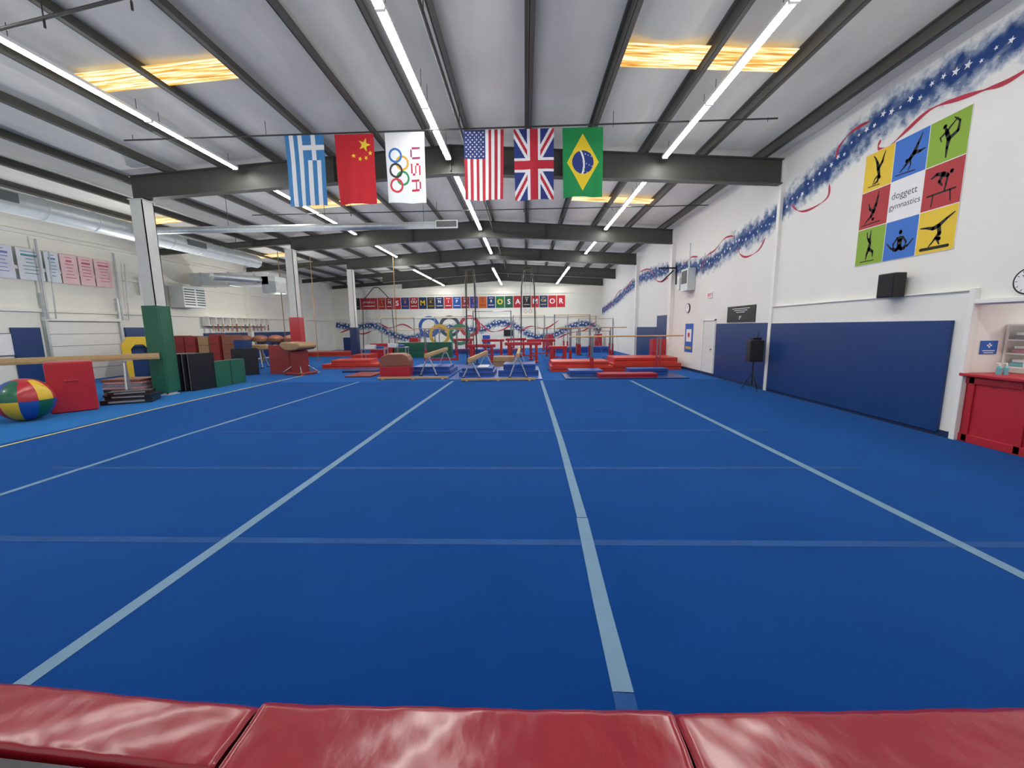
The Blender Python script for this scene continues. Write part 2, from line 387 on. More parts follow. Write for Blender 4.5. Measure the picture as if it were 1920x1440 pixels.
# ---------------------------------------------------------------- flags
def instar(x,y,cx,cy,r,rot=0):
    dx,dy=x-cx,y-cy; d=math.hypot(dx,dy)
    if d>r: return False
    a=(math.atan2(dx,-dy)+rot)%(2*math.pi/5); a=abs(a-math.pi/5)
    t=math.pi/5-a
    p0=(r,0); p1=(r*.4*math.cos(math.pi/5),r*.4*math.sin(math.pi/5))
    px,py=d*math.cos(t),d*math.sin(t)
    return (p1[0]-p0[0])*(py-p0[1])-(p1[1]-p0[1])*(px-p0[0])>0
FONT={'U':["10001"]*6+["01110"],'S':["01111","10000","10000","01110","00001","00001","11110"],'A':["01110","10001","10001","11111","10001","10001","10001"]}
def greece(s,t):
    u,v=t*1.6,1-s
    if u<5/9 and v<5/9:
        return 'f0f2f4' if (abs(v-2.5/9)<.5/9 or abs(u-2.5/9)<.5/9) else '3f86c4'
    return '3f86c4' if int(v*9)%2==0 else 'eef1f4'
def china(s,t):
    u,v=t*1.6,1-s
    if instar(u,v,.25,.25,.165): return 'f2d33a'
    for a,c,r in((.44,.11,.3),(.55,.22,.8),(.57,.38,0),(.50,.54,.5)):
        if instar(u,v,a,c,.062,r): return 'f2d33a'
    return 'c8202c'
def usaoly(s,t):
    u,v=t*1.6,1-s
    for i,ch in enumerate('USA'):
        gx=(u-.34-i*.36)/.27; gy=(v-.12)/.25
        if 0<=gx<1 and 0<=gy<1 and FONT[ch][int(gy*7)][int(gx*5)]=='1': return 'b3243c' if i!=0 else '8b2d55'
    for a,c,co in((.52,.76,'2f6db0'),(.86,.76,'2a2e33'),(1.20,.76,'c23440'),(.69,.59,'d5a32c'),(1.03,.59,'2b8a55')):
        if abs(math.hypot(u-a,v-c)-.145)<.026: return co
    return 'e3e6ea'
def usa(s,t):
    u,v=t,s
    if u<.40 and v<7/13:
        cu,cv=u/.40,v/(7/13)
        for i in range(11):
            for j in range(9):
                if (i+j)%2==0 and instar(cu*.64,cv*.54,(i+1)/12*.64,(j+1)/10*.54,.026): return 'f0f0f4'
        return '2b3d78'
    return 'b9283a' if int(v*13)%2==0 else 'eeeef0'
def uk(s,t):
    u,v=t*1.6-.8,s-.5
    if abs(v)<.1 or abs(u)<.1: return 'c4243a'
    if abs(v)<.165 or abs(u)<.165: return 'f0f0f4'
    d1=abs(v*.8-u*.5)/.943; d2=abs(v*.8+u*.5)/.943; d=min(d1,d2)
    if d<.035: return 'c4243a'
    if d<.10: return 'f0f0f4'
    return '24357f'
def brazil(s,t):
    u,v=t*1.6-.8,s-.5
    r=math.hypot(u,v)
    if r<.27:
        if abs(math.hypot(u-.05,v+.55)-.58)<.022: return 'f0f0f0'
        if (int(u*40)*7+int(v*40)*13)%23==0 and v>.0: return 'c8d0e8'
        return '233a86'
    if abs(u)/.66+abs(v)/.4<1: return 'f2d52c'
    return '17924f'
def cloth(name,w,h,nx,nz,cf,wave,loc,label,cat,group=None):
    vs=[];fs=[];cols=[];cache={}
    for j in range(nz+1):
        for i in range(nx+1):
            s,t=i/nx,j/nz; vs.append(wave(s,t,w,h))
    for j in range(nz):
        for i in range(nx):
            a=j*(nx+1)+i; fs.append((a,a+1,a+nx+2,a+nx+1))
            c=cf((i+.5)/nx,(j+.5)/nz)
            if c not in cache: cache[c]=(*lin(c),1)
            cols.extend(cache[c]*4)
    me=bpy.data.meshes.new(name); me.from_pydata(vs,[],fs); at=me.attributes.new('Col','FLOAT_COLOR','CORNER'); at.data.foreach_set('color',cols)
    me.polygons.foreach_set('use_smooth',[True]*len(fs)); me.materials.append(MATS['painted_cloth']); me.update()
    o=bpy.data.objects.new(name,me); COL.objects.link(o); o.location=loc
    return tag(o,label,cat,group)
def wv(ph,am=.014):
    def f(s,t,w,h):
        return ((s-.5)*w*(1-.03*t)+.02*t*math.sin(ph), am*t*math.sin(s*9+ph)+am*.6*math.sin(s*17+t*3+ph*2)*t+.012*math.sin(t*5+ph), -t*h-.012*math.sin(s*6+ph)*t)
    return f
for i,(x,cf,lab,hh) in enumerate(((-4.77,greece,'blue and white striped Greek flag',1.46),(-3.67,china,'red Chinese flag with yellow stars',1.44),(-2.56,usaoly,'white USA flag with five linked rings',1.44),(-.85,usa,'stars and stripes United States flag',1.42),(.22,uk,'red white and blue Union flag',1.44),(1.26,brazil,'green and yellow Brazilian flag',1.40))):
    cloth('hanging_flag',.86,hh,100,160,cf,wv(i*1.7),(x,9.1,5.99),lab+' hanging from rod','flag','national flags on the rod')
# ---------------------------------------------------------------- floor tapes
def tape(pts,w,m,label,z=.003):
    b=B(); n=len(pts); vs=[]
    for i,p in enumerate(pts):
        q=pts[min(i+1,n-1)]; r=pts[max(i-1,0)]; dx,dy=q[0]-r[0],q[1]-r[1]; l=math.hypot(dx,dy)
        vs.append((p[0]-dy/l*w/2,p[1]+dx/l*w/2,z)); vs.append((p[0]+dy/l*w/2,p[1]-dx/l*w/2,z))
    b.add(vs,[(2*i,2*i+1,2*i+3,2*i+2) for i in range(n-1)],m)
    o=b.obj('floor_tape'); tag(o,label,'tape','floor tape lines'); return o
lt='pale blue tape strip running along the blue carpet'
tape([(-2.62,1.5),(-2.60,3.15),(-2.57,8),(-2.49,13.4)],.1,'tape_pale',lt)
tape([(.475,1.74),(.49,2.4),(.53,3.55)],.105,'tape_pale',lt); tape([(.532,3.56),(.56,6),(.56,9),(.55,13.35)],.095,'tape_pale',lt)
tape([(.46,1.45),(.475,1.735)],.105,'tape_seam','short dull blue tape end beside the red edge pads')
tape([(3.54,1.6),(3.56,5.05),(3.54,9),(3.52,13.2)],.1,'tape_pale',lt)
tape([(-5.93,1.5),(-5.93,4.04),(-5.97,6.57),(-5.75,13.4)],.08,'tape_pale',lt)
tape([(-8.3,3),(-8.44,5.87),(-8.72,8.97),(-8.92,16.8)],.06,'tape_yellow','thin yellow line beside the tumbling runway')
for y,w_ in((3.13,.09),(4.91,.085),(6.75,.075),(8.57,.06),(10.36,.045),(12.15,.035)):
    tape([(-6.4 if y<5 else -5.6,y),(0,y-.01),(4.2 if y>4 else 5.0,y)],w_,'tape_seam','faint blue seam strip across the carpet rolls',.0015)
# ---------------------------------------------------------------- foreground pads
def forepad(x0,x1,yf,rz,label,dd=1.0):
    w=x1-x0; b=B(); nx=60; vs=[];fs=[]
    random.seed(int(x0*10)+50)
    ph=[random.uniform(0,6) for _ in range(6)]
    pp=[(0,-.30),(0,-.2),(0,-.08),(-.003,-.025),(-.012,-.005),(-.04,0),(-.08,.001),(-.12,.002),(-.16,.002),(-.2,.002),(-.24,.002),(-.28,.001),(-.31,-.0),(-.33,-.008),(-.345,-.03),(-.35,-.1),(-.35,-.3)]
    m=len(pp)
    for i in range(nx+1):
        u=i/nx; x=(u-.5)*w
        e=min(u,1-u)*w; ed=0 if e>.02 else (1-e/.02)*.004
        tw=.006*max(0,1-(1-u)*w/.25) if u>.5 else .004*max(0,1-u*w/.2)
        for j,(py,pz) in enumerate(pp):
            wr=.002*math.sin(x*9+py*17+ph[0])+.0016*math.sin(x*21-py*31+ph[1])+.0012*math.sin(x*43+py*47+ph[2])+tw
            k=max(0,1+pz*8) if pz<0 else 1
            vs.append((x,py*dd+(0.003*math.sin(x*4+ph[3]) if j<4 else 0),pz+wr*k-ed*k))
    for i in range(nx):
        for j in range(m-1): fs.append((i*m+j,i*m+j+1,(i+1)*m+j+1,(i+1)*m+j))
    fs.append(tuple(range(m))); fs.append(tuple(range(nx*m,(nx+1)*m))[::-1])
    b.add(vs,fs,'vinyl_red_fore',smooth=True)
    o=b.obj('edge_pad',loc=((x0+x1)/2,yf,.302),rz=rz); tag(o,label,'mat','red padded edge covers'); 
    return o
forepad(-2.95,-1.07,1.432,-.075,'shiny wrinkled red vinyl edge pad with a seam at its end',.7)
forepad(-1.072,.566,1.385,0,'shiny wrinkled red vinyl edge pad between two others')
forepad(.566,2.5,1.415,.04,'shiny wrinkled red vinyl edge pad with a raised corner')
b=B(); b.prism([(-3.2,-.2),(2.7,-.2),(2.7,1.02),(-1.06,1.02),(-1.08,1.1),(-3.2,1.25)],0,.285,'vinyl_black',ax='z'); o=b.obj('landing_bed'); tag(o,'black landing bed behind the red edge pads','mat')
# ---------------------------------------------------------------- right wall items
def wallpad(y0,y1,z1,x,n=1,z0=.06,label='navy blue vinyl wall pad'):
    L_=(y1-y0)/n
    for i in range(n):
        b=B(); b.box((0,0,(z1-z0)/2),(.05,L_-.006,z1-z0),'vinyl_navy'); o=b.obj('wall_pad',loc=(x,y0+L_*(i+.5),z0),bevel=.008); tag(o,label,'wall pad','navy wall pads')
wallpad(6.38,10.9,1.83,XR-.068,1,label='large smooth navy blue wall pad fixed to the white wall')
wallpad(11.1,14.05,1.85,XR-.028,1,label='navy blue wall pad beside the white door')
wallpad(18.65,20.3,2.3,XR-.028,1); wallpad(20.32,23.8,1.75,XR-.028,1)
b=B(); w,hgt=1.86,2.08; y0=8.45; z0=2.93; tw,th_=w/3,hgt/3
fr=lambda u,v,x=XR-.012:(x,y0-u*tw,z0+v*th_)
b.box((XR-.006,y0-w/2,z0+hgt/2),(.008,w,hgt),'paper_white')
tiles=[['tile_green','tile_blue','tile_yellow'],['tile_red','paper_white','tile_red'],['tile_yellow','tile_blue','tile_green']]
for r in range(3):
    for c in range(3): b.poly([fr(c+.01,r+.01),fr(c+.99,r+.01),fr(c+.99,r+.99),fr(c+.01,r+.99)],tiles[r][c])
def limb(b,c,r,pts,m='ink_black'):
    f2=lambda u,v: fr(c+u,r+v,XR-.014)
    for (x0,y0_,r0),(x1,y1_,r1) in zip(pts,pts[1:]):
        dx,dy=x1-x0,y1_-y0_; l=math.hypot(dx,dy) or 1; nx,ny=-dy/l,dx/l
        b.poly([f2(x0+nx*r0,y0_+ny*r0),f2(x1+nx*r1,y1_+ny*r1),f2(x1-nx*r1,y1_-ny*r1),f2(x0-nx*r0,y0_-ny*r0)],m)
        for (x,y,q) in((x0,y0_,r0),(x1,y1_,r1)): b.poly([f2(x+q*math.cos(a*math.pi/4),y+q*math.sin(a*math.pi/4)) for a in range(8)],m)
poses={
(0,2):[[(.42,.15,.02),(.52,.2,.03),(.55,.36,.04),(.5,.52,.055),(.45,.68,.04),(.36,.84,.02),(.3,.9,.012)],[(.5,.52,.05),(.62,.66,.04),(.66,.82,.02),(.7,.9,.012)],[(.55,.36,.035),(.42,.28,.02),(.36,.14,.015)],[(.56,.3,.045),(.58,.28,.045)],[(.2,.12,.012),(.6,.1,.012)]],
(1,2):[[(.25,.18,.015),(.4,.3,.03),(.52,.42,.05),(.62,.52,.06),(.7,.7,.035),(.8,.9,.015)],[(.62,.52,.05),(.78,.5,.035),(.92,.52,.012)],[(.52,.42,.03),(.55,.28,.018),(.5,.16,.015)],[(.42,.4,.045),(.43,.39,.045)],[(.12,.13,.014),(.7,.1,.014)]],
(2,2):[[(.5,.1,.018),(.5,.3,.035),(.52,.48,.055),(.46,.62,.05),(.42,.72,.03)],[(.52,.48,.045),(.72,.58,.035),(.74,.78,.025),(.6,.9,.012)],[(.44,.66,.03),(.58,.78,.018),(.68,.86,.014)],[(.38,.78,.045),(.39,.79,.045)],[(.44,.66,.03),(.3,.58,.02),(.34,.48,.012)]],
(0,1):[[(.62,.92,.012),(.6,.75,.03),(.56,.58,.045),(.5,.42,.055),(.42,.3,.04)],[(.5,.42,.045),(.36,.5,.035),(.3,.66,.015)],[(.44,.3,.035),(.3,.22,.02),(.22,.14,.014)],[(.5,.22,.045),(.51,.22,.045)],[(.12,.1,.014),(.75,.12,.014)]],
(2,1):[[(.2,.72,.018),(.34,.78,.035),(.5,.74,.055),(.62,.68,.045)],[(.62,.68,.03),(.6,.5,.022),(.58,.36,.018)],[(.7,.74,.045),(.71,.75,.045)],[(.5,.74,.045),(.42,.6,.035),(.5,.5,.02)],[(.15,.33,.02),(.85,.35,.02)],[(.3,.33,.02),(.28,.08,.014)],[(.72,.34,.02),(.76,.1,.014)]],
(0,0):[[(.5,.92,.012),(.48,.75,.025),(.5,.58,.04),(.48,.42,.055),(.42,.3,.035),(.4,.14,.015)],[(.48,.42,.045),(.62,.34,.035),(.64,.2,.015)],[(.46,.62,.03),(.38,.75,.018),(.36,.88,.014)],[(.44,.68,.04),(.45,.68,.04)],[(.2,.1,.012),(.7,.1,.012)]],
(1,0):[[(.1,.44,.014),(.25,.3,.025),(.42,.24,.045),(.5,.3,.055),(.58,.24,.045),(.75,.3,.025),(.9,.44,.014)],[(.5,.3,.07),(.5,.5,.08)],[(.5,.66,.05),(.5,.68,.05)],[(.42,.54,.03),(.3,.4,.022),(.34,.22,.018)],[(.58,.54,.03),(.7,.4,.022),(.66,.22,.018)]],
(2,0):[[(.08,.62,.014),(.25,.6,.025),(.42,.56,.045),(.56,.6,.05),(.74,.72,.03),(.92,.82,.014)],[(.56,.6,.05),(.6,.42,.05),(.52,.32,.035)],[(.52,.34,.03),(.44,.24,.02),(.36,.16,.015)],[(.6,.3,.045),(.61,.3,.045)],[(.54,.32,.03),(.62,.18,.018)],[(.15,.11,.035),(.85,.11,.035)]]}
for (c,r),L_ in poses.items():
    for pts in L_: limb(b,c,r,pts)
for i,(s_,dx) in enumerate((('doggett',.46),('gymnastics',.5))):
    Mx=FX(XR-.0145,y0-(1+dx)*tw,z0+(1.62-i*.26)*th_); text(b,s_,.17 if i==0 else .145,Mx,'ink_grey',sx=.92)
o=b.obj('wall_banner'); tag(o,'square banner of nine coloured tiles with gymnast silhouettes and club name','banner')
# mural right wall
b=B(); fr=lambda u,v:(XR-.004,u,v)
pts=[(4.6,5.75),(5.5,5.68),(6.24,5.62),(7.19,5.62),(7.72,5.58),(8.2,5.58),(8.82,5.40),(9.43,5.17),(10.5,4.88),(11.8,4.5),(13.1,4.36),(14.5,4.1),(15.8,4.02),(17.5,4.2),(19.5,4.4),(23.0,4.5),(26,4.2),(30,3.6),(34.9,3.1)]
band(b,pts,1.0,fr); random.seed(2)
frs=lambda u,v:(XR-.006,u,v)
Q=spline(pts,40); acc=0
for i in range(1,len(Q)):
    acc+=math.hypot(Q[i][0]-Q[i-1][0],Q[i][1]-Q[i-1][1])
    if acc>.17:
        acc=0; r=random.choice((.035,.05,.065)); q=Q[i]
        b.poly([frs(u,v) for u,v in starpts(q[0],q[1]+random.uniform(-.08,.08),r,random.uniform(0,1))],'mural_star')
for R,wd in (([(5.2,5.2),(5.7,5.16),(6.16,5.08),(6.45,5.12),(6.81,5.19),(7.26,5.26),(7.66,5.12),(8.0,4.98),(8.2,5.06),(8.17,5.2)],.07),
          ([(8.45,5.66),(8.9,5.66),(9.2,5.5),(9.25,5.28)],.06),([(9.38,4.83),(9.4,4.55),(9.9,4.45),(10.3,4.52),(10.6,4.75)],.055),
          ([(11.6,4.2),(11.9,3.9),(12.5,3.82),(12.9,3.98),(13.0,4.2)],.06),([(13.3,4.6),(13.9,4.66),(14.6,4.4),(15.2,4.3),(15.6,3.85)],.06),
          ([(15.9,4.4),(16.6,4.5),(17.4,4.3)],.06),([(19,4.0),(20.5,4.0),(22,4.8),(24,4.9)],.08),([(25,4.7),(27,4.3),(29,4.2),(32,3.3),(34,3.4)],.08)):
    ribbon(b,R,wd,frs)
o=b.obj('wall_mural'); tag(o,'painted mural of blue star trail with curling red ribbons','mural','painted star murals')
e=E('wall_speaker','black box loudspeaker mounted on the white wall','speaker',(XR,7.4,2.46))
b=B(); b.box((-.17,0,0),(.2,.34,.42),'plastic_black'); b.obj('cabinet',e,bevel=.015)
b=B(); b.box((-.275,0,0),(.012,.3,.38),'speaker_grille'); b.obj('speaker_grille',e,bevel=.004)
b=B(); b.box((-.035,0,0),(.07,.1,.1),'metal_dark'); b.obj('bracket',e)
def clock(loc,r,label):
    e=E('wall_clock',label,'clock',loc)
    b=B(); b.cyl((0,0,0),(-.04,0,0),r,'plastic_black',n=40); b.obj('frame',e)
    b=B(); b.cyl((-.041,0,0),(-.044,0,0),r*.88,'paper_white',n=40)
    for k in range(12):
        a=k*math.pi/6; b.box((-.0455,-math.sin(a)*r*.76,math.cos(a)*r*.76),(.002,r*.04,r*.14),'ink_black',rx=a)
    b.obj('dial',e)
    b=B(); b.box((-.047,-r*.15,r*.2),(.002,r*.05,r*.5),'ink_black',rx=.6); b.box((-.048,r*.2,r*.22),(.002,r*.04,r*.65),'ink_black',rx=-.75); b.obj('clock_hand',e)
clock((XR,5.55,2.33),.18,'round wall clock with white dial and black rim'); clock((XR,16.6,2.5),.19,'round clock with white dial hanging above poster')
b=B(); b.box((0,0,0),(.02,1.6,.5),'plastic_black')
text(b,'gv',.16,FX(-.012,0,-.08),'ink_white')
for i in range(3): b.box((-.011,0,.17-.055*i),(.002,1.0-.25*i,.016),'ink_white')
o=b.obj('wall_sign',loc=(XR-.011,12.6,2.13)); tag(o,'black rectangular sign with small white lettering above pad','sign')
e=E('exit_sign','small red and white exit sign over the door','sign',(XR,14.7,2.87))
b=B(); b.box((-.02,0,0),(.04,.34,.2),'paper_white'); text(b,'EXIT',.15,FX(-.0415,0,0),'exit_red',bold=.006); b.obj('sign_box',e)
b=B(); b.box((XR-.015,14.62,.98),(.03,.86,1.92),'door_white')
for y in(14.17,15.07): b.box((XR-.03,y,1.0),(.06,.06,2.0),'trim_white')
b.box((XR-.03,14.62,1.99),(.06,.96,.06),'trim_white'); b.sph((XR-.07,14.32,.95),.035,'metal_chrome'); b.cyl((XR-.03,14.32,.95),(XR-.07,14.32,.95),.012,'metal_chrome')
S(b,'door_1')
b=B(); b.box((0,0,0),(.015,.75,1.15),'ink_blue'); b.box((-.009,0,.1),(.002,.5,.5),'paper_white'); b.box((-.009,0,-.4),(.002,.55,.1),'ring_yellow')
b.sph((-.01,0,.12),.1,'ink_red',sc=(.05,1,1)); o=b.obj('wall_poster',loc=(XR-.01,16.4,1.3)); tag(o,'blue poster with white panel on the wall','poster')
b=B(); b.box((-.15,0,0),(.3,.7,.85),'galv_white'); b.box((-.31,0,.1),(.02,.5,.5),'grille'); b.box((-.2,.5,-.1),(.25,.2,.5),'galvanized'); b.cyl((-.12,0,.42),(-.12,0,1.4),.03,'galv_white')
o=b.obj('electrical_box',loc=(XR-.01,16.4,3.6),bevel=.01); tag(o,'grey metal electrical cabinet high on the white wall','cabinet')
b=B(); b.box((-.4,0,.0),(.8,.06,.06),'metal_dark'); b.box((-.4,.0,-.35),(.05,.05,.7),'metal_dark',ry=.8); b.box((-.02,0,-.3),(.04,.08,.8),'metal_dark')
o=b.obj('wall_bracket',loc=(XR-.0,18.05,4.3)); tag(o,'dark steel bracket fixed to the wall','bracket')
e=E('service_counter','red painted service counter set in the wall opening','counter',(XR,4.8,0))
b=B(); b.box((.3,0,.5),(.6,2.7,1.0),'counter_red')
for y in(-1.2,-.3,.6,1.25): b.box((-.012,y,.5),(.024,.08,.98),'counter_red')
b.box((-.012,0,.06),(.024,2.7,.12),'counter_red'); b.box((-.012,0,.94),(.024,2.7,.1),'counter_red'); b.obj('cabinet_body',e,bevel=.006)
b=B(); b.box((.28,0,1.02),(.74,2.76,.045),'counter_red'); b.obj('countertop',e,bevel=.01)
b=B(); b.box((0,0,0),(.24,.01,.2),'ink_blue'); b.box((0,-.006,.03),(.02,.002,.07),'ink_white'); b.box((0,-.006,.03),(.07,.002,.02),'ink_white'); b.box((0,-.006,-.05),(.18,.002,.012),'ink_white'); b.box((0,-.006,-.08),(.14,.002,.01),'ink_white')
o=b.obj('notice_sign',loc=(6.98,6.19,1.42)); tag(o,'small blue notice on the white office wall','sign')
e=E('wall_shelf_unit','white shelf unit with stacked coloured trays','shelf',(7.5,6.04,1.13))
b=B()
for x in(-.3,.3):
    for y in(-.13,.13): b.box((x,y,.31),(.02,.02,.64),'trim_white')
for z in(0,.2,.4,.62): b.box((0,0,z),(.6,.28,.02),'trim_white')
b.obj('shelf_frame',e)
for z,m,lb in((.24,'vinyl_pink','pink trays'),(.04,'teal_plastic','teal trays'),(.44,'vinyl_grey','grey trays')):
    b=B(); b.box((0,-.02,z),(.5,.22,.05),m); b.box((0,-.02,z+.052),(.46,.2,.04),'paper_white'); o=b.obj('tray',e); o['label']=lb
for x in(6.84,6.92):
    e=E('spray_bottle','small clear and teal plastic bottle on the counter','bottle',(x,5.9+random.uniform(-.05,.05),1.043),group='bottles on the counter')
    b=B(); b.cyl((0,0,0),(0,0,.1),.028,'teal_plastic',n=16); b.cyl((0,0,.1),(0,0,.13),.028,'teal_plastic',r2=.012,n=16); b.obj('bottle_body',e)
    b=B(); b.cyl((0,0,.13),(0,0,.16),.012,'paper_white'); b.box((-.02,0,.165),(.05,.016,.012),'paper_white'); b.obj('pump',e)
e=E('speaker_stand','black loudspeaker on a black tripod stand beside the wall pads','speaker',(6.28,11.05,0))
b=B(); b.cyl((0,0,.12),(0,0,.85),.018,'metal_dark')
for k in range(3):
    a=k*2.094+.5; d=Vector((math.cos(a),math.sin(a),0)); b.tube([tuple(Vector((0,0,.5))),tuple(d*.26+Vector((0,0,.012)))],.011,'metal_dark'); b.cyl(tuple(Vector((0,0,.2))),tuple(d*.14+Vector((0,0,.25))),.007,'metal_dark')
b.obj('tripod',e)
b=B(); b.prism([(-.19,-.14),(.19,-.14),(.14,.15),(-.14,.15)],.8,1.38,'plastic_black',ax='z'); b.obj('cabinet',e,bevel=.02)
b=B(); b.box((0,-.145,1.09),(.34,.012,.52),'speaker_grille'); b.obj('speaker_grille',e)
b=B(); b.box((.02,0,1.42),(.22,.18,.06),'plastic_black'); b.tube([(.06,0,1.44),(.1,.02,1.62)],.01,'metal_dark'); b.obj('receiver',e)
# ---------------------------------------------------------------- ducts
b=B(); b.cyl((0,-4.5,0),(0,18.2,0),.27,'galvanized',n=32)
for y in [k*1.2-4.3 for k in range(19)]: b.cyl((0,y-.02,0),(0,y+.02,0),.283,'galvanized',n=32)
b.cyl((0,18.2,0),(0,18.35,0),.27,'galvanized',r2=.12,n=32); b.box((.28,9,.05),(.05,.9,.22),'grille'); b.box((.28,14.6,.05),(.05,.8,.2),'grille')
for y in(-2,3,8,13,17): b.cyl((0,y,.25),(0,y,.85),.008,'pipe_dark',n=6)
o=b.obj('air_duct',loc=(-12.2,0,4.9)); tag(o,'large round galvanized ventilation duct hung from the roof','duct')
b=B(); b.cyl((-11.9,0,0),(-2.0,0,0),.10,'galvanized',n=20); b.box((-2.3,-.1,0),(.6,.06,.16),'grille'); b.box((-2.3,-.08,0),(.66,.05,.22),'galv_white')
for x in(-9,-6,-3): b.cyl((x,0,.1),(x,0,1.15),.008,'pipe_dark',n=6)
o=b.obj('branch_duct',loc=(0,12.3,4.87)); tag(o,'slim round branch duct ending in a rectangular grille','duct')
b=B()
b.box((-14.6,20,4.35),(4.0,.9,.6),'galv_white'); b.box((-12.6,20,4.05),(.7,.9,.8),'galvanized'); b.cyl((-13.8,17.5,4.2),(-12.9,20,4.3),.16,'galvanized',n=24)
for x in(-16,-14.6,-13.3): b.box((x,20,4.35),(.05,.96,.66),'galvanized')
o=b.obj('rectangular_duct',bevel=.01); tag(o,'boxy light grey duct run near the wall','duct')
b=B(); b.box((.35,0,0),(.7,1.3,1.0),'galv_white')
for z in range(7): b.box((.71,-.3,-.36+z*.12),(.03,.6,.05),'grille')
for z in range(7): b.box((.71,.36,-.36+z*.12),(.03,.5,.05),'grille')
o=b.obj('air_conditioner',loc=(XL+.1,19.3,3.45),bevel=.015); tag(o,'white louvred air unit mounted on the wall','air conditioner')
# ---------------------------------------------------------------- left wall
b=B(); b.box((XL+.03,14.85,1.1),(.06,2.5,2.2),'door_white')
for z in(.44,.88,1.32,1.76): b.box((XL+.063,14.85,z),(.01,2.5,.02),'vinyl_grey')
for y in(13.55,16.15): b.box((XL+.1,y,1.6),(.1,.08,3.2),'galvanized')
b.box((XL+.1,14.85,2.3),(.14,2.7,.12),'trim_white')
S(b,'door_2')
for y in(13.55,16.15):
    b=B(); b.tube([(0,0,2.3),(0,0,5.0)],.03,'metal_white'); b.tube([(.15,.1,2.3),(.3,.1,4.6)],.02,'metal_white')
    o=b.obj('door_track',loc=(XL+.25,y,0)); tag(o,'pale metal track rising above the roller door','track','door tracks')
for a,c in((12.6,13.4),(16.35,17.2)):
    b=B(); b.box((0,0,1.0),(.06,c-a,1.9),'vinyl_navy'); o=b.obj('wall_pad',loc=(XL+.04,(a+c)/2,.05),bevel=.008); tag(o,'navy blue wall pad beside the overhead door','wall pad','navy wall pads')
b=B(); b.box((0,0,0),(.03,1.2,.7),'paper_white'); b.box((.01,0,-.36),(.05,1.22,.03),'metal_chrome'); b.box((.01,0,.36),(.04,1.22,.03),'metal_chrome'); o=b.obj('whiteboard',loc=(XL+.02,12.0,1.45)); tag(o,'white dry-erase board with metal rim on the wall','whiteboard')
bn=[(11.3,12.1,'d0d2ee','6a72b8'),(12.25,12.95,'e2e4f2','7a88c4'),(13.05,13.75,'e6eaee','5a9aaa'),(13.82,14.25,'dfe8ee','5f8fc0'),(14.3,14.85,'f2d0d3','cc6878'),(14.9,15.4,'f2ccd0','c85a70'),(15.45,16.1,'f4d0d3','d06878')]
for i,(a,c,c1,c2) in enumerate(bn):
    mat('bn%d'%i,c1,.7,noise=.06,nscale=3); mat('bt%d'%i,c2,.7)
    b=B(); w=c-a; b.box((0,0,0),(.015,w,1.05),'bn%d'%i); random.seed(i)
    for k_ in range(7):
        ww=w*random.uniform(.3,.7); b.box((.009,0,.42-.12*k_),(.003,ww,.025 if k_!=1 else .07),'bt%d'%i)
    o=b.obj('wall_poster',loc=(XL+.125,(a+c)/2,4.13)); tag(o,'pale %s meet banner with printed lines on the wall'%('pink' if i>3 else 'lavender blue'),'banner','meet banners on the wall')
b=B(); b.box((0,0,0),(.02,.4,.75),'paper_white'); b.box((.012,0,.05),(.002,.2,.3),'ink_red'); o=b.obj('wall_poster',loc=(XL+.125,17.4,3.8)); tag(o,'small white poster with a red emblem','poster')
e=E('wall_rack','white wall rack hung with leather grips and straps','rack',(XL+.02,23.0,2.1))
b=B(); b.box((.2,0,0),(.4,5.0,.04),'trim_white'); b.box((.2,0,.45),(.4,5.0,.04),'trim_white'); b.box((.01,0,.2),(.02,5.0,.5),'trim_white')
for k_ in range(11): b.box((.2,-2.5+k_*.5,.22),(.38,.04,.45),'trim_white')
b.obj('rack_frame',e)
for k_ in range(14):
    b=B(); y_=-2.3+k_*.35; b.box((.41,y_,-.12),(.02,.09,.3+.08*(k_%3)),'vinyl_brown' if k_%2 else 'vinyl_tan'); b.obj('strap',e)
for a,c in((20.5,23.8),(24.2,29.0)):
    b=B(); b.box((0,0,.85),(.06,c-a,1.6),'vinyl_navy'); o=b.obj('wall_pad',loc=(XL+.04,(a+c)/2,.05),bevel=.008); tag(o,'navy blue wall pad along the far part of the wall','wall pad','navy wall pads')
# ---------------------------------------------------------------- back wall murals & banners
b=B(); fr=lambda u,v:(u,YB-.004,v); frs=lambda u,v:(u,YB-.012,v)
pts=[(-16.8,2.2),(-15,2.0),(-13.4,2.1),(-11.5,1.2),(-10,1.0),(-8,1.6),(-6,1.9),(-4,1.6),(-2.5,2.2),(-1,2.0),(.8,1.0),(2.5,1.1),(4.2,1.9),(5.5,2.0),(6.6,1.4)]
band(b,pts,1.0,fr); Q=spline(pts,30); acc=0; random.seed(9)
for i in range(1,len(Q)):
    acc+=math.hypot(Q[i][0]-Q[i-1][0],Q[i][1]-Q[i-1][1])
    if acc>.22: acc=0; b.poly([frs(u,v) for u,v in starpts(Q[i][0],Q[i][1]+random.uniform(-.15,.15),.1,random.uniform(0,1))],'mural_star')
for R in ([(-16.5,1.5),(-15.5,1.8),(-14.5,1.4),(-13.5,1.7)],[(-13,2.4),(-12,1.9),(-10.8,2.2),(-9.8,1.7)],[(-4,2.3),(-3,1.5),(-1.8,1.7),(-.8,2.5)],[(-.5,1.4),(.5,1.9),(1.8,1.7),(3,2.4)],[(2.8,.8),(4,1.3),(5.2,1.5),(6.3,2.3)]):
    ribbon(b,R,.12,frs)
o=b.obj('wall_mural'); tag(o,'painted blue star wave with red ribbons on the end wall','mural','painted star murals')
b=B()
